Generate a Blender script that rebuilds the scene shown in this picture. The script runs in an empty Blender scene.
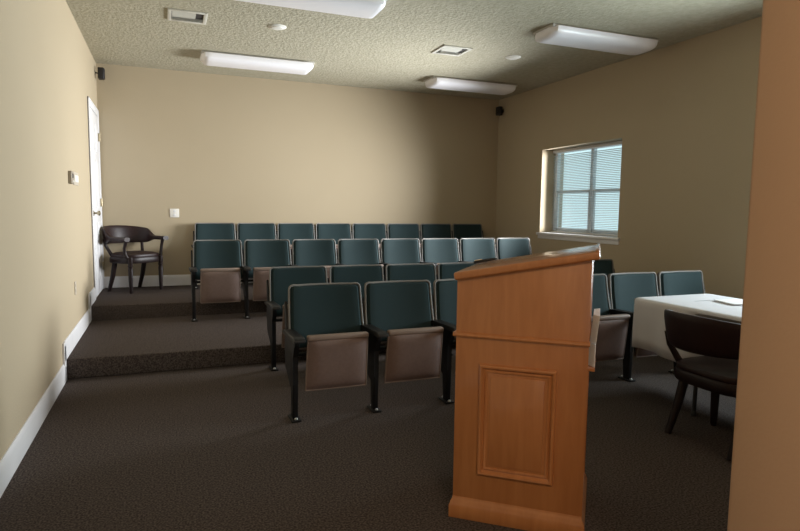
import bpy, bmesh, math, random
from mathutils import Vector, Matrix, Euler
random.seed(7)
PI = math.pi
S = bpy.context.scene
COL = S.collection

# ------------------------------------------------------------------ room dimensions (metres)
XL, XR, YB, H = -0.767, 5.054, 8.4985, 3.155      # left wall, right wall, back wall, ceiling
E1, E2, H1, H2 = 5.222, 6.951, 0.1605, 0.3144      # front edges and heights of the two raised levels
YF = 1.05                                          # room-side face of the front wall
YR = -3.0                                          # rear of the adjoining room
PITCH = 0.55                                       # seat spacing

# ------------------------------------------------------------------ materials
def mat(name, col, rough=0.6, spec=0.5, noise=None, bump=None, metal=0.0, coat=0.0, col2=None, stretch=(1, 1, 1), trans=None):
    m = bpy.data.materials.new(name); m.use_nodes = True
    nt = m.node_tree; n = nt.nodes; l = nt.links
    b = n['Principled BSDF']
    b.inputs['Base Color'].default_value = (*col, 1)
    b.inputs['Roughness'].default_value = rough
    b.inputs['Specular IOR Level'].default_value = spec
    b.inputs['Metallic'].default_value = metal
    b.inputs['Coat Weight'].default_value = coat
    b.inputs['Coat Roughness'].default_value = 0.12
    tc = n.new('ShaderNodeTexCoord'); mp = n.new('ShaderNodeMapping')
    mp.inputs['Scale'].default_value = stretch
    l.new(tc.outputs['Object'], mp.inputs['Vector'])
    if noise:
        scale, detail, lo, hi = noise
        t = n.new('ShaderNodeTexNoise'); t.inputs['Scale'].default_value = scale; t.inputs['Detail'].default_value = detail
        l.new(mp.outputs['Vector'], t.inputs['Vector'])
        r = n.new('ShaderNodeValToRGB')
        r.color_ramp.elements[0].position = lo; r.color_ramp.elements[1].position = hi
        r.color_ramp.elements[0].color = (*(col2 or tuple(c * 0.8 for c in col)), 1)
        r.color_ramp.elements[1].color = (*col, 1)
        l.new(t.outputs['Fac'], r.inputs['Fac']); l.new(r.outputs['Color'], b.inputs['Base Color'])
    if bump:
        scale, detail, strength, dist = bump
        t = n.new('ShaderNodeTexNoise'); t.inputs['Scale'].default_value = scale; t.inputs['Detail'].default_value = detail
        l.new(mp.outputs['Vector'], t.inputs['Vector'])
        bp = n.new('ShaderNodeBump'); bp.inputs['Strength'].default_value = strength; bp.inputs['Distance'].default_value = dist
        l.new(t.outputs['Fac'], bp.inputs['Height']); l.new(bp.outputs['Normal'], b.inputs['Normal'])
    return m

M = {}
M['wall'] = mat('tan_wall_paint', (0.43, 0.353, 0.243), 0.75, 0.3, (0.8, 2, .3, .7), (90, 3, .25, .004), col2=(0.415, 0.339, 0.231))
M['ceiling'] = mat('knockdown_ceiling', (0.46, 0.425, 0.325), 0.85, 0.2, (22, 4, .35, .65), (34, 4, .8, .012), col2=(0.40, 0.37, 0.275))
M['jamb'] = mat('warm_lit_tan_paint', (0.61, 0.395, 0.262), 0.7, 0.3, (1.2, 2, .3, .7), (90, 3, .2, .003), col2=(0.585, 0.375, 0.247))  # warm light from the adjoining room is put into this wall colour
M['white'] = mat('white_trim_paint', (0.74, 0.73, 0.74), 0.4, 0.5, (4, 2, .3, .7), col2=(0.70, 0.69, 0.70))
M['plate'] = mat('white_plastic_plate', (0.78, 0.75, 0.70), 0.4)
M['carpet'] = mat('brown_loop_carpet', (0.122, 0.100, 0.090), 0.97, 0.05, (105, 3, .34, .68), (120, 3, .35, .008), col2=(0.035, 0.0275, 0.025))
M['teal'] = mat('teal_fabric', (0.0165, 0.0345, 0.0375), 0.8, 0.25, (420, 2, .3, .7), (500, 2, .3, .001), col2=(0.013, 0.028, 0.031))
M['piping'] = mat('grey_plastic_rim', (0.20, 0.19, 0.18), 0.5)
M['shell'] = mat('taupe_plastic_shell', (0.09, 0.072, 0.068), 0.5)
M['pan'] = mat('mauve_brown_seat_pan', (0.20, 0.138, 0.120), 0.6, 0.35, (60, 3, .3, .7), (300, 2, .2, .001), col2=(0.175, 0.12, 0.104))
M['pan_rim'] = mat('tan_seat_lip', (0.235, 0.175, 0.145), 0.55)
M['black'] = mat('black_cast_iron', (0.006, 0.0055, 0.006), 0.5, 0.3)
M['armpad'] = mat('black_armrest_plastic', (0.012, 0.011, 0.011), 0.45, 0.35)
M['chrome'] = mat('steel', (0.55, 0.55, 0.55), 0.3, metal=1.0)
M['brass'] = mat('brushed_brass', (0.45, 0.38, 0.26), 0.35, metal=1.0)
M['dark_wood'] = mat('dark_mahogany', (0.014, 0.0065, 0.006), 0.45, 0.3, (14, 4, .3, .7), col2=(0.010, 0.0045, 0.0045), stretch=(1, 1, .2))
M['leather'] = mat('oxblood_leather', (0.019, 0.0075, 0.0075), 0.46, 0.3, (30, 3, .3, .7), (160, 3, .25, .001), col2=(0.014, 0.0055, 0.0055))
M['cloth'] = mat('white_cotton_cloth', (0.67, 0.67, 0.71), 0.9, 0.1, (5, 2, .3, .7), (900, 2, .2, .0006), col2=(0.64, 0.64, 0.685))
M['paper'] = mat('white_paper', (0.82, 0.82, 0.84), 0.8, 0.1)
M['table'] = mat('grey_laminate', (0.22, 0.21, 0.20), 0.5)
M['dark_metal'] = mat('dark_grey_metal', (0.03, 0.03, 0.03), 0.4)
M['lens'] = mat('white_acrylic_lens', (0.90, 0.89, 0.93), 0.3, 0.5)
M['fixture'] = mat('white_enamel_metal', (0.55, 0.53, 0.50), 0.45)
M['vent'] = mat('off_white_enamel', (0.62, 0.60, 0.53), 0.5)
M['vent_dark'] = mat('duct_dark', (0.05, 0.045, 0.04), 0.8)
M['speaker'] = mat('black_speaker_plastic', (0.010, 0.008, 0.008), 0.5)
M['grille'] = mat('black_speaker_grille', (0.018, 0.013, 0.012), 0.7, bump=(400, 1, .5, .001))
M['beige_plate'] = mat('almond_plastic_plate', (0.47, 0.41, 0.33), 0.45)
M['thermo'] = mat('beige_thermostat_plastic', (0.30, 0.25, 0.19), 0.45)
M['smoke_white'] = mat('detector_white', (0.78, 0.76, 0.70), 0.5)

def wood_material():
    m = bpy.data.materials.new('honey_maple_veneer'); m.use_nodes = True
    nt = m.node_tree; n = nt.nodes; l = nt.links; b = n['Principled BSDF']
    tc = n.new('ShaderNodeTexCoord'); mp = n.new('ShaderNodeMapping'); mp.inputs['Scale'].default_value = (9, 9, 1.1)
    l.new(tc.outputs['Object'], mp.inputs['Vector'])
    t = n.new('ShaderNodeTexNoise'); t.inputs['Scale'].default_value = 3.2; t.inputs['Detail'].default_value = 7; t.inputs['Distortion'].default_value = .6
    l.new(mp.outputs['Vector'], t.inputs['Vector'])
    r = n.new('ShaderNodeValToRGB'); e = r.color_ramp.elements
    e[0].position = .30; e[0].color = (0.42, 0.155, 0.047, 1); e[1].position = .68; e[1].color = (0.49, 0.195, 0.064, 1)
    l.new(t.outputs['Fac'], r.inputs['Fac']); l.new(r.outputs['Color'], b.inputs['Base Color'])
    b.inputs['Roughness'].default_value = 0.42; b.inputs['Coat Weight'].default_value = 1.0; b.inputs['Coat Roughness'].default_value = 0.17
    return m
M['wood'] = wood_material()

def glass_material():
    m = bpy.data.materials.new('window_glass'); m.use_nodes = True
    nt = m.node_tree; n = nt.nodes; l = nt.links; n.remove(n['Principled BSDF'])
    tr = n.new('ShaderNodeBsdfTransparent'); tr.inputs['Color'].default_value = (.94, .98, .98, 1)
    gl = n.new('ShaderNodeBsdfGlossy'); gl.inputs['Roughness'].default_value = .02
    mx = n.new('ShaderNodeMixShader'); lw = n.new('ShaderNodeLayerWeight'); pw = n.new('ShaderNodeMath'); pw.operation = 'POWER'; pw.inputs[1].default_value = 4
    fr = n.new('ShaderNodeMath'); fr.operation = 'MULTIPLY_ADD'; fr.inputs[1].default_value = .7; fr.inputs[2].default_value = .04
    l.new(lw.outputs['Facing'], pw.inputs[0]); l.new(pw.outputs[0], fr.inputs[0])
    l.new(fr.outputs[0], mx.inputs['Fac']); l.new(tr.outputs[0], mx.inputs[1]); l.new(gl.outputs[0], mx.inputs[2])
    l.new(mx.outputs[0], n['Material Output'].inputs['Surface'])
    return m
M['glass'] = glass_material()

def blind_material():
    m = bpy.data.materials.new('translucent_blind_slat'); m.use_nodes = True
    nt = m.node_tree; n = nt.nodes; l = nt.links; n.remove(n['Principled BSDF'])
    d = n.new('ShaderNodeBsdfDiffuse'); d.inputs['Color'].default_value = (.72, .76, .78, 1)
    t = n.new('ShaderNodeBsdfTranslucent'); t.inputs['Color'].default_value = (.45, .52, .55, 1)
    mx = n.new('ShaderNodeMixShader'); mx.inputs['Fac'].default_value = .30
    l.new(d.outputs[0], mx.inputs[1]); l.new(t.outputs[0], mx.inputs[2]); l.new(mx.outputs[0], n['Material Output'].inputs['Surface'])
    return m
M['blind'] = blind_material()

# ------------------------------------------------------------------ mesh helpers
def new(): return bmesh.new()

def box(bm, x0, x1, y0, y1, z0, z1, bevel=0.0, seg=2, mtx=None):
    """axis-aligned (then transformed) box with optional bevelled edges"""
    t = bmesh.new()
    bmesh.ops.create_cube(t, size=1.0)
    for v in t.verts:
        v.co = Vector((x0 + (v.co.x + .5) * (x1 - x0), y0 + (v.co.y + .5) * (y1 - y0), z0 + (v.co.z + .5) * (z1 - z0)))
    if bevel: bmesh.ops.bevel(t, geom=list(t.edges), offset=bevel, segments=seg, profile=.5, affect='EDGES')
    if mtx is not None: t.transform(mtx)
    merge(bm, t); return bm

def merge(bm, t):
    me = bpy.data.meshes.new('tmp'); t.to_mesh(me); t.free(); bm.from_mesh(me); bpy.data.meshes.remove(me)

def tube(bm, pts, r, n=10, caps=True, scale=None):
    """round tube (radius r or list of radii) along points"""
    pts = [Vector(p) for p in pts]; rs = r if isinstance(r, (list, tuple)) else [r] * len(pts)
    rings = []; up = None
    for i, p in enumerate(pts):
        d = (pts[min(i + 1, len(pts) - 1)] - pts[max(i - 1, 0)]).normalized()
        if up is None: up = Vector((0, 0, 1)) if abs(d.z) < .9 else Vector((1, 0, 0))
        a = d.cross(up).normalized(); b = a.cross(d).normalized(); up = b
        sx, sy = scale or (1, 1)
        rings.append([bm.verts.new(p + a * (math.cos(2 * PI * k / n) * rs[i] * sx) + b * (math.sin(2 * PI * k / n) * rs[i] * sy)) for k in range(n)])
    for A, B in zip(rings, rings[1:]):
        for k in range(n): bm.faces.new((A[k], A[(k + 1) % n], B[(k + 1) % n], B[k]))
    if caps: bm.faces.new(rings[0][::-1]); bm.faces.new(rings[-1])
    return bm

def lathe(bm, prof, mtx=None, n=28):
    """profile of (radius, z) turned about z"""
    t = bmesh.new(); rings = []
    for r, z in prof: rings.append([t.verts.new((r * math.cos(2 * PI * k / n), r * math.sin(2 * PI * k / n), z)) for k in range(n)])
    for A, B in zip(rings, rings[1:]):
        for k in range(n): t.faces.new((A[k], A[(k + 1) % n], B[(k + 1) % n], B[k]))
    t.faces.new(rings[0][::-1]); t.faces.new(rings[-1])
    if mtx is not None: t.transform(mtx)
    merge(bm, t); return bm

def prism(bm, poly, axis, a, b, bevel=0.0):
    """polygon of 2D points extruded from a to b along axis 'x','y' or 'z'"""
    t = bmesh.new()
    def P(p, w): return {'x': (w, p[0], p[1]), 'y': (p[0], w, p[1]), 'z': (p[0], p[1], w)}[axis]
    A = [t.verts.new(P(p, a)) for p in poly]; B = [t.verts.new(P(p, b)) for p in poly]; n = len(poly)
    t.faces.new(A); t.faces.new(B[::-1])
    for k in range(n): t.faces.new((A[k], B[k], B[(k + 1) % n], A[(k + 1) % n]))
    if bevel: bmesh.ops.bevel(t, geom=list(t.edges), offset=bevel, segments=2, profile=.5, affect='EDGES')
    merge(bm, t); return bm

def solid_grid(bm, front, back, nu, nv):
    """closed solid between two parametric surfaces f(u,v), u and v in 0..1"""
    F = [[bm.verts.new(front(i / nu, j / nv)) for i in range(nu + 1)] for j in range(nv + 1)]
    B = [[bm.verts.new(back(i / nu, j / nv)) for i in range(nu + 1)] for j in range(nv + 1)]
    for j in range(nv):
        for i in range(nu):
            bm.faces.new((F[j][i], F[j][i + 1], F[j + 1][i + 1], F[j + 1][i]))
            bm.faces.new((B[j][i], B[j + 1][i], B[j + 1][i + 1], B[j][i + 1]))
    for i in range(nu):
        bm.faces.new((F[0][i], B[0][i], B[0][i + 1], F[0][i + 1])); bm.faces.new((F[nv][i], F[nv][i + 1], B[nv][i + 1], B[nv][i]))
    for j in range(nv):
        bm.faces.new((F[j][0], F[j + 1][0], B[j + 1][0], B[j][0])); bm.faces.new((F[j][nu], B[j][nu], B[j + 1][nu], F[j + 1][nu]))
    return bm

def obj(name, bm, m, parent=None, smooth=True, angle=38):
    bmesh.ops.recalc_face_normals(bm, faces=list(bm.faces))
    me = bpy.data.meshes.new(name); bm.to_mesh(me); bm.free()
    me.materials.append(M[m] if isinstance(m, str) else m)
    if smooth:
        for p in me.polygons: p.use_smooth = True
        me.set_sharp_from_angle(angle=math.radians(angle))
    o = bpy.data.objects.new(name, me); COL.objects.link(o)
    if parent: o.parent = parent
    return o

def empty(name, loc=(0, 0, 0), rz=0.0):
    o = bpy.data.objects.new(name, None); COL.objects.link(o)
    o.location = loc; o.rotation_euler = (0, 0, rz); o.empty_display_size = .1
    return o

def tag(o, label, cat, group=None):
    o['label'] = label; o['category'] = cat
    if group: o['group'] = group
    return o

def struct(o, label, cat):
    o['kind'] = 'structure'; o['label'] = label; o['category'] = cat
    return o

def copy_tree(o, parent=None):
    c = o.copy(); COL.objects.link(c)
    if parent: c.parent = parent
    for ch in list(o.children): copy_tree(ch, c)
    return c

# ------------------------------------------------------------------ room shell
T = .2
bm = new(); box(bm, XL - T, XR + T, YR - T, YB + T, -.15, 0)
struct(obj('floor', bm, 'carpet'), 'dark brown carpeted main floor at the lower level', 'floor')
bm = new(); box(bm, XL, XR, E1, YB, 0, H1, .012, 3)
struct(obj('floor_lower_platform', bm, 'carpet'), 'dark brown carpeted lower step carrying the third row of seats', 'floor step')
bm = new(); box(bm, XL, XR, E2, YB, H1 - .02, H2, .012, 3)
struct(obj('floor_upper_platform', bm, 'carpet'), 'dark brown carpeted upper step under the back row and corner armchair', 'floor step')
bm = new(); box(bm, XL - T, XR + .38, YR - T, YB + T, H, H + .15)
struct(obj('ceiling', bm, 'ceiling'), 'textured beige ceiling with long white light fixtures', 'ceiling')
bm = new(); box(bm, XL - T, XL, YR - T, YB + T, 0, H)
struct(obj('wall_left', bm, 'wall'), 'plain tan left wall with a white door at its far end', 'wall')
bm = new(); box(bm, XL, XR, YB, YB + T, 0, H)
struct(obj('wall_back', bm, 'wall'), 'wide tan back wall behind the rows of seats', 'wall')

# right wall: window_1 is the one in view, window_2 lies nearer, behind the front wall's edge
W1 = (5.655, 7.255, 1.06, 2.253)
W2 = (1.75, 3.65, 0.95, 2.253)
def holed_wall(bm, x0, x1, ya, yb, za, zb, holes):
    ys = ya
    for (h0, h1, z0, z1) in sorted(holes):
        box(bm, x0, x1, ys, h0, za, zb); box(bm, x0, x1, h0, h1, za, z0); box(bm, x0, x1, h0, h1, z1, zb); ys = h1
    box(bm, x0, x1, ys, yb, za, zb)
bm = new(); holed_wall(bm, XR, XR + .38, YR - T, YB + T, 0, H, [W1, W2])
struct(obj('wall_right', bm, 'wall'), 'shaded tan right wall with a recessed window', 'wall')

# front wall: its rounded end is the orange-tan edge in the right foreground
bm = new(); box(bm, 1.335, XR, .80, YF, 0, H, .012, 3)
struct(obj('wall_front', bm, 'jamb'), 'orange tan wall end in the right foreground', 'wall')

# adjoining room behind the camera, its rear wall with an opening added for fill
RW = (-.35, 2.75, .55, 2.45)
bm = new()
box(bm, XL - T, RW[0], YR - T, YR, 0, H); box(bm, RW[1], XR + T, YR - T, YR, 0, H)
box(bm, RW[0], RW[1], YR - T, YR, 0, RW[2]); box(bm, RW[0], RW[1], YR - T, YR, RW[3], H)
struct(obj('wall_rear', bm, 'wall'), 'tan rear wall of the adjoining room', 'wall')

# baseboards
def baseboard_profile(h=.145, t=.016):
    return [(0, 0), (t, 0), (t, h - .03), (t * .7, h - .012), (t * .35, h), (0, h)]
BH = .145
bm = new()
prism(bm, [(x + XL, z) for x, z in baseboard_profile()], 'y', YR, E1 - .06)
prism(bm, [(x + XL, z + H1) for x, z in baseboard_profile()], 'y', E1 - .06, E2 - .06)
prism(bm, [(x + XL, z + H2) for x, z in baseboard_profile()], 'y', E2 - .06, 7.41)
box(bm, XL, XL + .016, E1 - .08, E1, 0, H1 + BH, .002); box(bm, XL, XL + .016, E2 - .08, E2, H1, H2 + BH, .002)
struct(obj('baseboard_left', bm, 'white'), 'white baseboard stepping up along the left wall', 'baseboard')
bm = new(); prism(bm, [(YB - x, z + H2) for x, z in baseboard_profile()], 'x', XL, XR)
struct(obj('baseboard_back', bm, 'white'), 'white baseboard along the back wall', 'baseboard')
bm = new()
for z, a, b in ((0, YF, E1), (H1, E1, E2), (H2, E2, YB)):
    prism(bm, [(XR - x, zz + z) for x, zz in baseboard_profile()], 'y', a, b)
struct(obj('baseboard_right', bm, 'white'), 'white baseboard along the right wall', 'baseboard')

# ------------------------------------------------------------------ door on the left wall
D0, D1, DZ = 7.41, 8.46, 2.565
door = struct(empty('door_1', (XL, (D0 + D1) / 2, H2)), 'white panelled door in the left wall beside the far corner', 'door')
hw = (D1 - D0) / 2; dh = DZ - H2; cw = .085
bm = new()
box(bm, 0, .012, -hw, -hw + cw, 0, dh, .003); box(bm, 0, .012, hw - cw, hw, 0, dh, .003); box(bm, 0, .0121, -hw, hw, dh - cw, dh, .004)
box(bm, 0, .017, -hw, -hw + .02, 0, dh, .003); box(bm, 0, .017, hw - .02, hw, 0, dh, .003); box(bm, 0, .017, -hw, hw, dh - .02, dh, .003)
obj('door_casing', bm, 'white', door)
bm = new()
lw = hw - cw - .004
box(bm, .001, .008, -lw, lw, .008, dh - cw - .004, .002)
for z0, z1 in ((.20, .86), (1.02, 1.60), (1.70, dh - .2)):
    for s in (-1, 1):
        a, b = sorted((s * .055, s * (lw - .10)))
        box(bm, .006, .014, a, b, z0, z1, .006); box(bm, .010, .018, a + .03, b - .03, z0 + .03, z1 - .03, .005)
leaf = obj('door_leaf', bm, 'white', door)
bm = new()
mk = Matrix.Translation((.008, -lw + .065, .975)) @ Matrix.Rotation(PI / 2, 4, 'Y')
lathe(bm, [(.032, 0), (.032, .006), (.012, .010), (.011, .035), (.024, .042), (.029, .055), (.024, .068), (.008, .072)], mk)
obj('door_knob', bm, 'brass', leaf)
for z in (.25, 1.05, 1.86):
    bm = new(); tube(bm, [(.024, lw + .006, z), (.024, lw + .006, z + .10)], .008, 10); box(bm, .006, .02, lw - .02, lw + .02, z, z + .10, .001)
    obj('hinge', bm, 'brass', leaf)

# ------------------------------------------------------------------ windows
def window(name, W, label, with_blind):
    y0, y1, z0, z1 = W; w = y1 - y0; h = z1 - z0; gx = .245
    root = struct(empty(name, (XR, y0, z0)), label, 'window')
    bm = new(); f = .045
    box(bm, gx - .02, gx + .045, 0, f, 0, h, .004); box(bm, gx - .02, gx + .045, w - f, w, 0, h, .004)
    box(bm, gx - .02, gx + .045, 0, w, 0, f, .004); box(bm, gx - .02, gx + .045, 0, w, h - f, h, .004)
    obj('window_frame', bm, 'white', root)
    bm = new(); box(bm, gx - .016, gx + .04, w / 2 - .028, w / 2 + .028, f, h - f, .004); obj('mullion', bm, 'white', root)
    for a, b in ((f, w / 2 - .028), (w / 2 + .028, w - f)):
        bm = new(); zm = h * .5
        box(bm, gx - .01, gx + .03, a, b, zm - .022, zm + .022, .004)
        box(bm, gx - .005, gx + .025, a, a + .028, f, zm, .003); box(bm, gx - .005, gx + .025, b - .028, b, f, zm, .003)
        box(bm, gx - .005, gx + .025, a, b, f, f + .035, .003)
        obj('sash', bm, 'white', root)
        bm = new(); box(bm, gx + .008, gx + .014, a, b, f, h - f); obj('pane', bm, 'glass', root, smooth=False)
    bm = new(); box(bm, -.035, .23, -.045, w + .045, -.022, .012, .006, 3); box(bm, -.012, 0, -.03, w + .03, -.075, -.02, .004)
    obj('window_sill', bm, 'white', root)
    if with_blind:
        bl = new(); box(bl, .172, .212, .012, w - .012, h - .045, h - .004, .004); head = obj('blind', bl, 'white', root)
        bm = new(); n = int((h - .10) / .0225); tilt = math.radians(20)
        for k in range(n):
            zc = .045 + k * .0225
            mt = Matrix.Translation((.192, w / 2, zc)) @ Matrix.Rotation(tilt, 4, 'Y')
            row = [[bm.verts.new(mt @ Vector((-.0125 + .00625 * q, s * (w / 2 - .018), .0018 * (1 - (q / 2 - 1) ** 2)))) for q in range(5)] for s in (-1, 1)]
            for q in range(4): bm.faces.new((row[0][q], row[0][q + 1], row[1][q + 1], row[1][q]))
        obj('slats', bm, 'blind', head, smooth=False)
        bm = new(); box(bm, .178, .206, .016, w - .016, .016, .032, .004); obj('bottom_rail', bm, 'white', head)
        bm = new()
        for t in (.12, .5, .88): tube(bm, [(.1915, w * t, .03), (.1915, w * t, h - .04)], .0009, 5)
        obj('ladder_cord', bm, 'white', head)
        bm = new(); tube(bm, [(.165, w - .13, h - .03), (.163, w - .13, .35)], .004, 8); obj('tilt_wand', bm, 'white', head)
    return root
window('window_1', W1, 'bright recessed window with white mini blinds on the right wall', True)
window('window_2', W2, 'window on the right wall beside the table, behind the front wall', False)

# ------------------------------------------------------------------ auditorium seats
def seat_back_shape():
    zb, zt = .41, .846
    def hw_at(z):
        t = (z - zb) / (zt - zb)
        w = .271 - .014 * t
        r = .028
        if z > zt - r:
            d = z - (zt - r); w -= r - math.sqrt(max(r * r - d * d, 0))
        return w
    def centre_y(u, z):                       # concave, reclined
        t = (z - zb) / (zt - zb)
        return .222 + .100 * t + .012 * math.sin(t * PI) - .034 * u * u
    def zs(v):                                # rows crowd near the rounded top
        return zb + (zt - zb) * (1 - (1 - v) ** 1.8)
    return zb, zt, hw_at, centre_y, zs
ZB, ZT, HW, CY, ZS = seat_back_shape()

def make_seat():
    root = empty('auditorium_seat')
    # plastic shell behind
    def shell(inset, yo):
        def f(u, v):
            z = ZS(v); s = 2 * u - 1
            return (s * (HW(z) - inset), CY(s, z) + yo, z)
        return f
    bm = new(); solid_grid(bm, shell(0, .012), shell(.004, .034), 14, 16)
    obj('back_shell', bm, 'shell', root)
    # upholstered pad
    def pad(u, v):
        z = ZB + .012 + (ZS(v) - ZB) * ((ZT - ZB - .020) / (ZT - ZB)); s = 2 * u - 1
        e = (1 - abs(s) ** 10) * (1 - abs(2 * v - 1) ** 10)
        return (s * (HW(ZS(v)) - .009), CY(s, z) + .010 - .038 * max(e, 0) ** .5, z)
    def pad_back(u, v):
        x, y, z = pad(u, v); s = 2 * u - 1
        return (x, CY(s, z) + .013, z)
    bm = new(); solid_grid(bm, pad, pad_back, 22, 22)
    br = obj('backrest', bm, 'teal', root)
    bm = new(); pts = []
    for k in range(15): z = ZS(k / 14); pts.append((-(HW(z) - .004), CY(-1, z) + .004, z))
    for k in range(1, 14):
        s = -1 + 2 * k / 14; w = HW(ZT) - .004; pts.append((s * w, CY(s, ZT) + .004, ZT - .003))
    for k in range(14, -1, -1): z = ZS(k / 14); pts.append((HW(z) - .004, CY(1, z) + .004, z))
    tube(bm, pts, .0075, 8); obj('piping', bm, 'piping', br)
    # tip-up seat, folded upright
    def sp(t):                                # t from bottom (0) to front lip (1)
        return .190 + .355 * t, .005 - .050 * t
    def under(u, v):
        z, y = sp(v); s = 2 * u - 1; w = .206 - .006 * v
        bul = .03 * (1 - abs(s) ** 6) * (1 - abs(2 * v - 1) ** 8)
        return (s * w, y - .012 - bul, z)
    def upper(u, v):
        z, y = sp(v); s = 2 * u - 1; w = .206 - .006 * v
        return (s * w, y + .012, z)
    bm = new(); solid_grid(bm, under, upper, 16, 16)
    st = obj('seat', bm, 'pan', root)
    bm = new(); ps = []
    for t in [k / 10 for k in range(11)]: z, y = sp(t); ps.append((-(.206 - .006 * t), y - .012, z))
    tube(bm, ps, .0055, 8)
    tube(bm, [(-p[0], p[1], p[2]) for p in ps], .0055, 8)
    z, y = sp(0); tube(bm, [(-.206, y - .012, z), (.206, y - .012, z)], .0055, 8)
    obj('seat_piping', bm, 'pan_rim', st)
    z, y = sp(1)
    bm = new(); box(bm, -.206, .206, y - .030, y + .022, z - .020, z + .018, .014, 4); obj('seat_lip', bm, 'pan_rim', st)
    def cush(u, v):
        z, y = sp(.02 + .96 * v); s = 2 * u - 1
        e = (1 - abs(s) ** 8) * (1 - abs(2 * v - 1) ** 8)
        return (s * (.202 - .006 * v), y + .016 + .055 * max(e, 0) ** .5, z + .012)
    def cush_b(u, v):
        x, y, z = cush(u, v); zz, yy = sp(.02 + .96 * v); return (x, yy + .010, z)
    bm = new(); solid_grid(bm, cush_b, cush, 14, 14); obj('seat_cushion', bm, 'teal', st)
    bm = new()
    tube(bm, [(-.262, .135, .40), (.262, .135, .40)], .014, 10)
    obj('pivot_bar', bm, 'black', root)
    support(root, -PITCH / 2)
    return root

def support(root, x):
    """cast standard with foot, column and side panel; armrest pad on top"""
    bm = new()
    box(bm, x - .032, x + .032, -.055, .085, 0, .014, .005)
    prism(bm, [(-.020, .010), (.040, .010), (.050, .20), (.245, .30), (.265, .44), (.245, .535), (-.02, .555), (-.085, .545), (-.075, .50), (-.02, .42), (-.025, .24)], 'x', x - .0165, x + .0165, .005)
    prism(bm, [(.19, .40), (.25, .40), (.320, .72), (.285, .74)], 'x', x - .009, x + .009, .003)
    s = obj('side_support', bm, 'black', root)
    for y in (-.035, .065):
        bm = new(); lathe(bm, [(.011, 0), (.011, .006), (.006, .012), (.002, .013)], Matrix.Translation((x, y, .013)), 12)
        obj('foot_bolt', bm, 'chrome', s)
    bm = new()
    prism(bm, [(-.165, .540), (-.160, .562), (-.13, .573), (.20, .560), (.265, .548), (.27, .530), (.20, .533), (-.13, .545)], 'x', x - .036, x + .036, .007)
    obj('armrest', bm, 'armpad', root)

proto = make_seat()
proto_end = None
ORD = ['first', 'second', 'third', 'fourth', 'fifth', 'sixth', 'seventh', 'eighth']
ROWS = [  # first seat's left edge, foot y, floor z, count, words, group
    (.7776, 3.727, 0, 7, 'front row', 'seats of the front row'),
    (.8537, 4.9886, 0, 7, 'second row', 'seats of the second row'),
    (.2842, 6.6155, H1, 8, 'third row', 'seats of the third row'),
    (.3706, 8.10, H2, 8, 'back row by the wall', 'seats of the back row')]
end_proto = copy_tree(proto)
support(end_proto, PITCH / 2)
seats = []
first_mid, first_end = True, True
for (x0, y, z, n, words, grp) in ROWS:
    for i in range(n):
        if i == n - 1:
            o = end_proto if first_end else copy_tree(end_proto); first_end = False
        else:
            o = proto if first_mid else copy_tree(proto); first_mid = False
        o.location = (x0 - .022 + PITCH * (i + .5), y, z)
        where = 'leftmost at the aisle end' if i == 0 else ('rightmost' if i == n - 1 else ORD[i] + ' seat from left')
        tag(o, 'teal tip-up auditorium seat, ' + where + ' of the ' + words, 'auditorium seat', grp)

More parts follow.
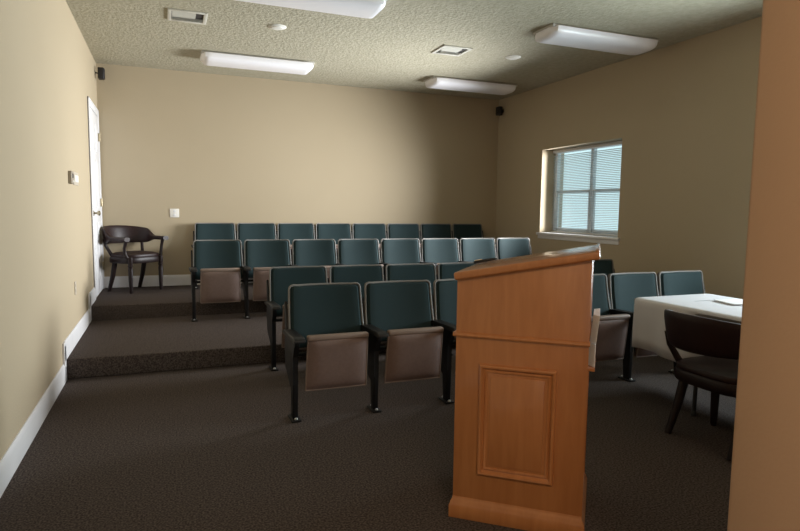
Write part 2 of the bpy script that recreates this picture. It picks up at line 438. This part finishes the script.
# ------------------------------------------------------------------ captain's armchairs
def make_armchair():
    root = empty('armchair')
    zs = .43
    # seat frame (rounded D) and leather cushion
    def D(w, yf, yb, n=40):
        out = []
        for k in range(n):
            a = 2 * PI * k / n; c, s = math.cos(a), math.sin(a)
            e = 2 / 3.4
            out.append((w * math.copysign(abs(c) ** e, c), (yb if s > 0 else -yf) * abs(s) ** e))
        return out
    def dome(bm, poly, z0, z1, top):
        n = len(poly); rings = []
        for sc, z in ((.97, z0), (1, z0 + .012), (1, z1 - .012), (.975, z1), (.8, z1 + top * .6), (.5, z1 + top * .9), (.2, z1 + top)):
            rings.append([bm.verts.new((x * sc, y * sc, z)) for x, y in poly])
        for A, B in zip(rings, rings[1:]):
            for k in range(n): bm.faces.new((A[k], A[(k + 1) % n], B[(k + 1) % n], B[k]))
        bm.faces.new(rings[0][::-1]); bm.faces.new(rings[-1])
    bm = new(); dome(bm, D(.265, .215, .225), zs - .075, zs - .005, 0.002); obj('seat_frame', bm, 'dark_wood', root)
    bm = new(); dome(bm, D(.258, .210, .215), zs - .012, zs + .030, .028); obj('seat', bm, 'leather', root)
    for s in (-1, 1):
        # front leg: turned, square block at the top
        bm = new()
        lathe(bm, [(.017, 0), (.021, .02), (.024, .12), (.028, .28), (.023, .31), (.031, .325), (.023, .34), (.029, .36), (.029, .43)], Matrix.Translation((s * .222, -.185, 0)), 16)
        obj('leg', bm, 'dark_wood', root)
        # rear sabre leg
        bm = new()
        tube(bm, [(s * .215, .085, .43), (s * .216, .10, .33), (s * .218, .135, .19), (s * .220, .175, .08), (s * .222, .205, 0)], [.030, .030, .028, .024, .021], 10)
        obj('leg', bm, 'dark_wood', root)
        # arm post in front, back post behind
        bm = new()
        tube(bm, [(s * .238, -.170, .40), (s * .262, -.150, .47), (s * .272, -.150, .54), (s * .268, -.170, .60), (s * .272, -.180, .645)], [.022, .020, .018, .020, .024], 10)
        obj('arm_post', bm, 'dark_wood', root)
        bm = new()
        tube(bm, [(s * .215, .10, .40), (s * .235, .150, .48), (s * .262, .185, .56), (s * .272, .195, .64)], [.024, .020, .019, .022], 10)
        obj('back_post', bm, 'dark_wood', root)
    # horseshoe rail: path in plan, band tall at the back, thin along the arms
    path = []
    def P(t):                                   # t -1..1, 0 at centre back
        a = abs(t)
        if a < .62:
            th = a / .62 * (PI / 2); x = .305 * math.sin(th); y = .06 + .27 * math.cos(th)
        else:
            k = (a - .62) / .38; x = .305 - .02 * k; y = .06 - .28 * k
        return Vector((math.copysign(x, t), y, 0))
    N = 64; secs = []
    for i in range(N + 1):
        t = -1 + 2 * i / N; a = abs(t); p = P(t)
        d = (P(min(t + .01, 1)) - P(max(t - .01, -1))).normalized(); nrm = Vector((d.y, -d.x, 0))  # sideways
        q = min(max((a - .50) / .20, 0), 1); q = q * q * (3 - 2 * q)
        ztop = (.800 - .050 * min(a / .6, 1.2) ** 2) * (1 - q) + .672 * q
        zbot = (.575 + .01 * a) * (1 - q) + .622 * q
        th = .020 * (1 - q) + .040 * q
        lean = .035 * (1 - q)
        secs.append((p, nrm, zbot, ztop, th, lean))
    bm = new(); rings = []
    for p, nrm, zb, zt, th, lean in secs:
        zc = (zb + zt) / 2; hh = (zt - zb) / 2; ring = []
        for k in range(14):
            a = 2 * PI * k / 14; c, s = math.cos(a), math.sin(a)
            off = math.copysign(abs(c) ** .6, c) * th; up = math.copysign(abs(s) ** .6, s) * hh
            outward = Vector((p.x, p.y - .02, 0)).normalized()
            ring.append(bm.verts.new(p + nrm * off + outward * (lean * (up / max(hh, 1e-6))) * .5 + Vector((0, 0, zc + up))))
        rings.append(ring)
    for A, B in zip(rings, rings[1:]):
        for k in range(14): bm.faces.new((A[k], A[(k + 1) % 14], B[(k + 1) % 14], B[k]))
    bm.faces.new(rings[0][::-1]); bm.faces.new(rings[-1])
    obj('back_rail', bm, 'leather', root, angle=60)
    return root
ch = make_armchair()
ch.location = (3.105, 2.50, 0); ch.rotation_euler = (0, 0, math.radians(90))
tag(ch, 'dark wooden captain armchair pulled up to the white table', 'armchair', 'captain armchairs')
c2 = copy_tree(ch); c2.scale = (1.02,) * 3; c2.location = (-.365, 8.125, H2); c2.rotation_euler = (0, 0, math.radians(42))
tag(c2, 'dark oxblood captain armchair alone in the far left corner by the door', 'armchair', 'captain armchairs')

# ------------------------------------------------------------------ table, cloth and papers
TX0, TX1, TY0, TY1, TZ = 3.255, 4.00, 1.62, 3.44, .735
tb = tag(empty('folding_table', ((TX0 + TX1) / 2, (TY0 + TY1) / 2, 0)), 'rectangular folding table under the white cloth at right', 'table')
tw, tl = (TX1 - TX0) / 2, (TY1 - TY0) / 2
bm = new(); box(bm, -tw, tw, -tl, tl, TZ - .035, TZ, .008, 3); obj('tabletop', bm, 'table', tb)
for sy in (-1, 1):
    for sx in (-1, 1):
        bm = new(); yy = sy * (tl - .54)
        tube(bm, [(sx * (tw - .07), yy, TZ - .03), (sx * (tw - .06), yy, .02)], .014, 10); lathe(bm, [(.018, 0), (.018, .03), (.013, .035)], Matrix.Translation((sx * (tw - .06), yy, 0)), 12)
        obj('leg', bm, 'dark_metal', tb)
    bm = new(); tube(bm, [(-(tw - .066), sy * (tl - .54), .30), ((tw - .066), sy * (tl - .54), .30)], .011, 10); obj('cross_bar', bm, 'dark_metal', tb)

def cloth():
    bm = new(); n = 220; cx, cy = (TX0 + TX1) / 2, (TY0 + TY1) / 2
    w, l, r = tw + .006, tl + .006, .045
    def outline(t, grow):
        per = [(w - r, l - r), (-(w - r), l - r), (-(w - r), -(l - r)), (w - r, -(l - r))]
        segs = []; A = w - r; B = l - r; q = PI / 2 * r
        L = [2 * B, q, 2 * A, q, 2 * B, q, 2 * A, q]; tot = sum(L); d = t * tot
        i = 0
        while d > L[i] and i < 7: d -= L[i]; i += 1
        f = d / L[i]
        if i == 0: p, nn = (w, -B + 2 * B * f), (1, 0)
        elif i == 1: a = f * PI / 2; nn = (math.cos(a), math.sin(a)); p = (A + r * nn[0], B + r * nn[1])
        elif i == 2: p, nn = (A - 2 * A * f, l), (0, 1)
        elif i == 3: a = PI / 2 + f * PI / 2; nn = (math.cos(a), math.sin(a)); p = (-A + r * nn[0], B + r * nn[1])
        elif i == 4: p, nn = (-w, B - 2 * B * f), (-1, 0)
        elif i == 5: a = PI + f * PI / 2; nn = (math.cos(a), math.sin(a)); p = (-A + r * nn[0], -B + r * nn[1])
        elif i == 6: p, nn = (-A + 2 * A * f, -l), (0, -1)
        else: a = 1.5 * PI + f * PI / 2; nn = (math.cos(a), math.sin(a)); p = (A + r * nn[0], -B + r * nn[1])
        return cx + p[0] + nn[0] * grow, cy + p[1] + nn[1] * grow, i
    lv = [(-.30, TZ + .004), (-.05, TZ + .005), (-.018, TZ + .004), (-.004, TZ - .002), (.003, TZ - .014), (.006, TZ - .05), (.008, TZ - .12), (.010, TZ - .20), (.012, TZ - .29), (.013, TZ - .375)]
    rings = []
    for j, (g, z) in enumerate(lv):
        ring = []
        for k in range(n):
            t = k / n; drop = max(0, (TZ - .02 - z) / .36)
            fold = drop * (.010 * math.sin(t * 2 * PI * 13) + .006 * math.sin(t * 2 * PI * 29 + 1.3)) if g > 0 else 0
            x, y, i = outline(t, g + fold - (.012 * drop if g > 0 else 0))
            zz = z - (drop * .014 * math.sin(t * 2 * PI * 7 + .6) if g > 0 else 0) + (0.004 * math.sin(x * 9) * math.sin(y * 7) if j == 0 else 0) * .2
            if x < cx and g > 0:                      # the armchair pushes the drop inwards
                x += .115 * max(0, 1 - ((y - 2.50) / .42) ** 4) * min(1, max(0, (TZ - .012 - z) / .06)) if abs(y - 2.50) < .42 else 0
            ring.append(bm.verts.new((x, y, zz)))
        rings.append(ring)
    for A, B in zip(rings, rings[1:]):
        for k in range(n): bm.faces.new((A[k], A[(k + 1) % n], B[(k + 1) % n], B[k]))
    bm.faces.new(rings[0])
    return bm
cl = obj('tablecloth', cloth(), 'cloth', angle=60)
md = cl.modifiers.new('thick', 'SOLIDIFY'); md.thickness = .0015; md.offset = 1
tag(cl, 'white tablecloth draped over the rectangular table at right', 'tablecloth')
bm = new()
for k in range(5):
    mt = Matrix.Translation((3.80, 2.98, TZ + .0095 + k * .0016)) @ Matrix.Rotation(math.radians(-14 + random.uniform(-2, 2)), 4, 'Z')
    box(bm, -.14, .14, -.108, .108, 0, .0014, 0, 2, mt)
tag(obj('paper_stack', bm, 'paper', smooth=False), 'small stack of white paper lying on the white tablecloth', 'papers')

# ------------------------------------------------------------------ lectern
LA = math.atan2(-.64734529, .76219687)
lec = tag(empty('lectern', (1.154, 2.28, 0), LA), 'honey maple wooden lectern with slanted top standing on the carpet', 'lectern')
LW, LD = .5747, .50                 # local x along the panelled face, local y away from the camera
fx0, fx1, fy0, fy1 = .014, .570, .015, LD - .015
def topz(x): return 1.078 + (x - .02) * (.1085 / .566)
# panelled face
bm = new()
prism(bm, [(fx0, .07), (fx1, .07), (fx1, topz(fx1)), (fx0, topz(fx0))], 'y', fy0, fy0 + .019, .0015)
face = obj('side_panel', bm, 'wood', lec)
# framed raised panel and its moulding
px0, px1, pz0, pz1 = .120, .448, .213, .712
bm = new()
prof = [(0, 0), (.003, .013), (.009, .017), (.015, .015), (.020, .004), (.024, .0015), (.030, .006), (.036, .004), (.038, 0)]
def frame(bm, x0, x1, z0, z1, y, prof):
    rings = [[bm.verts.new((a, y - h, b)) for a, b in ((x0 + d, z0 + d), (x1 - d, z0 + d), (x1 - d, z1 - d), (x0 + d, z1 - d))] for d, h in prof]
    for A, B in zip(rings, rings[1:]):
        for k in range(4): bm.faces.new((A[k], A[(k + 1) % 4], B[(k + 1) % 4], B[k]))
frame(bm, px0, px1, pz0, pz1, fy0 + .0005, prof); obj('panel_moulding', bm, 'wood', face)
bm = new(); box(bm, px0 + .05, px1 - .05, fy0 - .004, fy0 + .004, pz0 + .05, pz1 - .05, .003); obj('raised_panel', bm, 'wood', face)
# waist moulding, all round three sides
bm = new()
prism(bm, [(fy0 - .012, .826), (fy0 - .014, .832), (fy0 - .010, .840), (fy0 - .004, .844), (fy0 + .002, .844), (fy0 + .002, .824)], 'x', fx0 - .012, fx1 + .004)
box(bm, fx0 - .012, fx0 + .001, fy0 - .012, fy1 + .01, .824, .844, .004)
obj('waist_moulding', bm, 'wood', lec)
# low end panel and far side panel
bm = new(); box(bm, fx0, fx0 + .019, fy0 + .019, fy1 - .019, .07, topz(fx0), .0015); obj('end_panel', bm, 'wood', lec)
bm = new(); prism(bm, [(fx0, .07), (fx1, .07), (fx1, topz(fx1)), (fx0, topz(fx0))], 'y', fy1 - .019, fy1, .0015); obj('side_panel', bm, 'wood', lec)
# high end: closed above the waist, open shelves below
bm = new(); box(bm, fx1 - .022, fx1 - .003, fy0 + .019, fy1 - .019, .97, topz(fx1) - .004, .0015); obj('end_panel', bm, 'wood', lec)
for z in (.735, .40):
    bm = new(); box(bm, fx0 + .019, fx1 + (.026 if z > .5 else -.02), fy0 + .0195, fy1 - .0195, z - .018, z, .0015); obj('shelf', bm, 'wood', lec)
# stepped base
bm = new()
def ring_base(bm, prof, x0, x1, y0, y1):
    rings = [[bm.verts.new((a, b, z)) for a, b in ((x0 + d, y0 + d), (x1 - d, y0 + d), (x1 - d, y1 - d), (x0 + d, y1 - d))] for d, z in prof]
    for A, B in zip(rings, rings[1:]):
        for k in range(4): bm.faces.new((A[k], A[(k + 1) % 4], B[(k + 1) % 4], B[k]))
    bm.faces.new(rings[0]); bm.faces.new(rings[-1])
ring_base(bm, [(.002, 0), (0, .003), (0, .058), (.004, .066), (.005, .074), (.012, .084), (.014, .096), (.018, .097)], 0, LW + .008, 0, LD)
obj('base', bm, 'wood', lec)
# slanted top board with rounded edges and a lip
bm = new()
z0, z1 = topz(.0), topz(.60); ang = math.atan2(z1 - z0, .60)
mt = Matrix.Translation((.006, 0, topz(.006))) @ Matrix.Rotation(-ang, 4, 'Y')
box(bm, 0, .604, -.012, LD + .04, -.004, .030, .009, 4, mt)
top = obj('top_board', bm, 'wood', lec)
bm = new(); box(bm, .588, .6045, -.010, LD + .038, .024, .034, .004, 3, mt); obj('edge_lip', bm, 'wood', top)
# papers in the open end
mL = Matrix.Translation((1.154, 2.28, 0)) @ Matrix.Rotation(LA, 4, 'Z')
def sheets(name, label, x, z0, z1, lean, y0, y1):
    bm = new()
    for k in range(8):
        m2 = mL @ Matrix.Translation((x - k * .0032, 0, z0)) @ Matrix.Rotation(lean, 4, 'Y')
        box(bm, 0, .0026, y0 + k * .004, y1 - k * .004, 0, z1 - z0, .0008, 1, m2)
    return tag(obj(name, bm, 'paper', smooth=False), label, 'papers')
sheets('paper_sheaf', 'upper sheaf of white paper showing at the lectern\'s open right edge', fx1 + .024, .833, .950, math.radians(5), fy0 + .02, fy0 + .24)
sheets('paper_sheaf', 'lower sheaf of white paper standing on the lectern\'s shelf at its right edge', fx1 + .022, .7355, .830, math.radians(0), fy0 + .02, fy0 + .24)
# small dark pen on the top board
bm = new()
mp = mL @ mt @ Matrix.Translation((.05, LD - .02, .038)) @ Matrix.Rotation(math.radians(20), 4, 'Z')
pen = tag(empty('pen'), 'small black pen lying at the far low corner of the lectern top', 'pen')
pen.matrix_world = mp
tube(bm, [(-.06, 0, 0), (-.055, 0, 0), (.03, 0, 0), (.062, 0, 0)], [.004, .007, .007, .003], 10); obj('pen_barrel', bm, 'speaker', pen)
bm = new(); box(bm, -.055, -.015, -.0015, .0015, .006, .010, .0005); obj('pen_clip', bm, 'brass', pen)

# ------------------------------------------------------------------ ceiling lights
def make_light():
    root = empty('ceiling_light')
    L, Wd = 1.31, .40
    bm = new(); box(bm, -L / 2, L / 2, -Wd / 2 + .03, Wd / 2 - .03, -.028, 0, .003)
    obj('fixture_base', bm, 'fixture', root)
    bm = new(); nu, nv = 30, 18; rings = []
    for i in range(nu + 1):
        u = i / nu; x = (u * 2 - 1)
        e = max(0, (abs(x) - .90) / .10); sw = math.sqrt(max(0, 1 - (e * .82) ** 2.0)); sh = math.sqrt(max(0, 1 - (e * .90) ** 2.2))
        ring = []
        for k in range(nv + 1):
            a = PI * k / nv; c, s = math.cos(a), math.sin(a)
            ring.append(bm.verts.new((x * L / 2, math.copysign(abs(c) ** .55, c) * Wd / 2 * sw, -.022 - abs(s) ** .62 * .085 * sh)))
        rings.append(ring)
    for A, B in zip(rings, rings[1:]):
        for k in range(nv): bm.faces.new((A[k], A[k + 1], B[k + 1], B[k]))
        bm.faces.new((A[nv], A[0], B[0], B[nv]))
    bm.faces.new(rings[0]); bm.faces.new(rings[-1])
    obj('diffuser', bm, 'lens', root, angle=50)
    return root
lt = make_light()
LIGHTS = [((1.08, 7.46), 'long white ceiling light near the back wall, on the left side'),
          ((1.13, 5.02), 'long white ceiling light cut off by the top edge of view, above the aisle'),
          ((4.02, 7.53), 'long white ceiling light in the far right corner near the back wall'),
          ((4.12, 5.04), 'long white ceiling light at right, high above the window')]
for i, ((x, y), lab) in enumerate(LIGHTS):
    o = lt if i == 0 else copy_tree(lt)
    o.location = (x, y, H); tag(o, lab, 'ceiling light', 'surface mounted ceiling lights')

# ------------------------------------------------------------------ ceiling vents and detectors
def make_vent():
    root = empty('ceiling_vent'); q = .175
    bm = new()
    for a in ((-q, q, -q, -q + .035), (-q, q, q - .035, q), (-q, -q + .035, -q, q), (q - .035, q, -q, q)): box(bm, *a, -.012, 0, .003)
    obj('vent_frame', bm, 'vent', root)
    bm = new(); box(bm, -q + .03, q - .03, -q + .03, q - .03, -.004, -.001); obj('duct_opening', bm, 'vent_dark', root)
    for k in range(4):
        bm = new(); y = .015 + k * .032
        box(bm, -.135, .07, -.016, .016, -.001, .001, 0, 2, Matrix.Translation((0, -y, -.012)) @ Matrix.Rotation(math.radians(-28), 4, 'X'))
        obj('louvre', bm, 'vent', root)
    for k in range(3):
        bm = new(); y = .030 + k * .036
        box(bm, -.135, .135, -.014, .014, -.001, .001, 0, 2, Matrix.Translation((0, y, -.012)) @ Matrix.Rotation(math.radians(38), 4, 'X'))
        obj('louvre', bm, 'vent', root)
    return root
v = make_vent(); v.location = (.235, 6.08, H); tag(v, 'square white ceiling vent at left above the aisle', 'ceiling vent', 'ceiling vents')
v2 = copy_tree(v); v2.location = (3.02, 6.13, H); tag(v2, 'square white ceiling vent at centre between two lights', 'ceiling vent', 'ceiling vents')

def make_detector():
    root = empty('smoke_detector')
    bm = new(); lathe(bm, [(.088, 0), (.090, -.006), (.084, -.016), (.07, -.024), (.066, -.026)], None, 32); obj('detector_base', bm, 'smoke_white', root)
    bm = new(); lathe(bm, [(.062, -.024), (.060, -.034), (.045, -.042), (.012, -.044)], None, 32); obj('detector_cap', bm, 'smoke_white', root)
    return root
d = make_detector(); d.scale = (1, 1, .5); d.location = (1.07, 6.06, H); tag(d, 'round white ceiling disc at left between two lights', 'smoke detector', 'round ceiling discs')
d2 = copy_tree(d); d2.location = (3.80, 6.10, H); tag(d2, 'round white ceiling disc at right behind the far right light', 'smoke detector', 'round ceiling discs')

# ------------------------------------------------------------------ corner speakers
def make_speaker():
    root = empty('wall_speaker')
    bm = new(); box(bm, -.075, .075, -.055, .045, -.10, .10, .014, 3); obj('cabinet', bm, 'speaker', root)
    bm = new(); box(bm, -.065, .065, -.064, -.052, -.09, .09, .006, 3); obj('grille', bm, 'grille', root)
    bm = new(); tube(bm, [(0, .04, 0), (0, .095, .01)], .012, 10); box(bm, -.03, .03, .090, .10, -.03, .045, .003); obj('bracket', bm, 'speaker', root)
    return root
sp = make_speaker(); sp.location = (XL + .105, 8.38, 2.985); sp.rotation_euler = (math.radians(8), 0, math.radians(38))
sp.rotation_euler = (0, 0, math.radians(90)); sp.location = (XL + .066, 8.34, 3.0); sp.scale = (.68,) * 3
tag(sp, 'small black speaker high on the left wall above the door', 'speaker', 'small wall speakers')
s2 = copy_tree(sp); s2.location = (XR - .07, 8.36, 2.955); s2.rotation_euler = (0, 0, math.radians(-90))
tag(s2, 'small black speaker high on the right wall in the far corner', 'speaker', 'small wall speakers')

# ------------------------------------------------------------------ wall plates
def plate(name, label, cat, loc, rz, w, h, kind, n=1, m='plate', m2='white'):
    root = tag(empty(name, loc, rz), label, cat)
    bm = new(); box(bm, -w / 2, w / 2, -.007, 0, -h / 2, h / 2, .003); obj('cover_plate', bm, m, root)
    for k in range(n):
        x = (k - (n - 1) / 2) * .046
        bm = new()
        if kind == 'switch': box(bm, x - .016, x + .016, -.013, -.005, -.032, .032, .003); obj('rocker', bm, m2, root)
        else:
            for zz in (-.025, .025): box(bm, x - .017, x + .017, -.010, -.005, zz - .015, zz + .015, .004)
            obj('socket', bm, m2, root)
    return root
plate('wall_outlet', 'small square white plate on the back wall above the corner armchair', 'wall plate', (.115, YB, 1.29), 0, .115, .115, 'outlet')
plate('light_switch', 'beige multi-gang light switch plate on the left wall', 'light switch', (XL, 6.25, 1.62), math.radians(90), .30, .118, 'switch', 5, 'beige_plate', 'plate')
plate('power_outlet', 'small pale outlet low on the left wall', 'outlet', (XL, 5.95, .638), math.radians(90), .075, .118, 'outlet', 1, 'beige_plate', 'beige_plate')
th = tag(empty('thermostat', (XL, 5.86, 1.615), math.radians(90)), 'beige thermostat box on the left wall beside the switch plate', 'thermostat')
bm = new(); box(bm, -.065, .065, -.030, 0, -.055, .055, .006, 3); obj('housing', bm, 'thermo', th)
bm = new(); box(bm, -.035, .035, -.0315, -.028, -.005, .035, .002); obj('display', bm, 'grille', th)
bm = new(); box(bm, -.02, .02, -.036, -.029, -.04, -.025, .003); obj('slide_switch', bm, 'plate', th)

# ------------------------------------------------------------------ light
w = bpy.data.worlds.new('sky'); S.world = w; w.use_nodes = True
bg = w.node_tree.nodes['Background']; bg.inputs['Color'].default_value = (0.60, 0.76, 0.80, 1); bg.inputs['Strength'].default_value = 1.45

def area(name, loc, rot, sx, sy, power, col):
    li = bpy.data.lights.new(name, 'AREA'); li.shape = 'RECTANGLE'; li.size = sx; li.size_y = sy; li.energy = power; li.color = col
    o = bpy.data.objects.new(name, li); COL.objects.link(o); o.location = loc; o.rotation_euler = rot
    return o
# daylight outside the near right window, tilted up a little: much of it is light off the bright ground
area('daylight_near_window', (XR + .50, (W2[0] + W2[1]) / 2, 1.45), (0, math.radians(90 + 28), 0), 1.4, 2.0, 320, (.88, .95, 1.0))
# daylight entering at the window in view
a1 = area('daylight_far_window', (XR + .09, (W1[0] + W1[1]) / 2, (W1[2] + W1[3]) / 2), (0, math.radians(90), 0), 1.1, 1.5, 160, (.95, .98, 1.0))
a1.data.spread = math.radians(96); a1.rotation_euler = (0, math.radians(90), math.radians(-4.5))
# unseen fill light added at the rear opening, behind the camera
area('rear_fill_light', ((RW[0] + RW[1]) / 2, YR - .12, (RW[2] + RW[3]) / 2), (math.radians(90 + 14), 0, 0), RW[1] - RW[0], RW[3] - RW[2], 12, (1.0, .95, .88))

# warm ceiling lamp of the adjoining room
area('adjoining_room_lamp', (.35, -1.1, H - .06), (0, 0, 0), 1.2, 0.5, 62, (1.0, .76, .52))

# ------------------------------------------------------------------ camera
cam = bpy.data.cameras.new('camera'); co = bpy.data.objects.new('camera', cam); COL.objects.link(co); S.camera = co
R = Vector((.92994167, -.36749056, .01261663)); U = Vector((.02280493, .09188593, .99550837)); F = Vector((.36699922, .92547699, -.09382915))
mw = Matrix((R, U, -F)).transposed().to_4x4(); mw.translation = (0, 0, 1.3721); co.matrix_world = mw
cam.sensor_fit = 'HORIZONTAL'; cam.sensor_width = 36; cam.lens = 36 * 591.5228 / 800; cam.clip_start = .05

S.view_settings.view_transform = 'Standard'; S.view_settings.look = 'None'; S.view_settings.gamma = 1; S.view_settings.exposure = 0
S.view_settings.use_curve_mapping = False
S.cycles.use_denoising = True
S.cycles.max_bounces = 10; S.cycles.diffuse_bounces = 6; S.cycles.transparent_max_bounces = 12
S.cycles.caustics_reflective = False; S.cycles.caustics_refractive = False
S.cycles.sample_clamp_indirect = 4
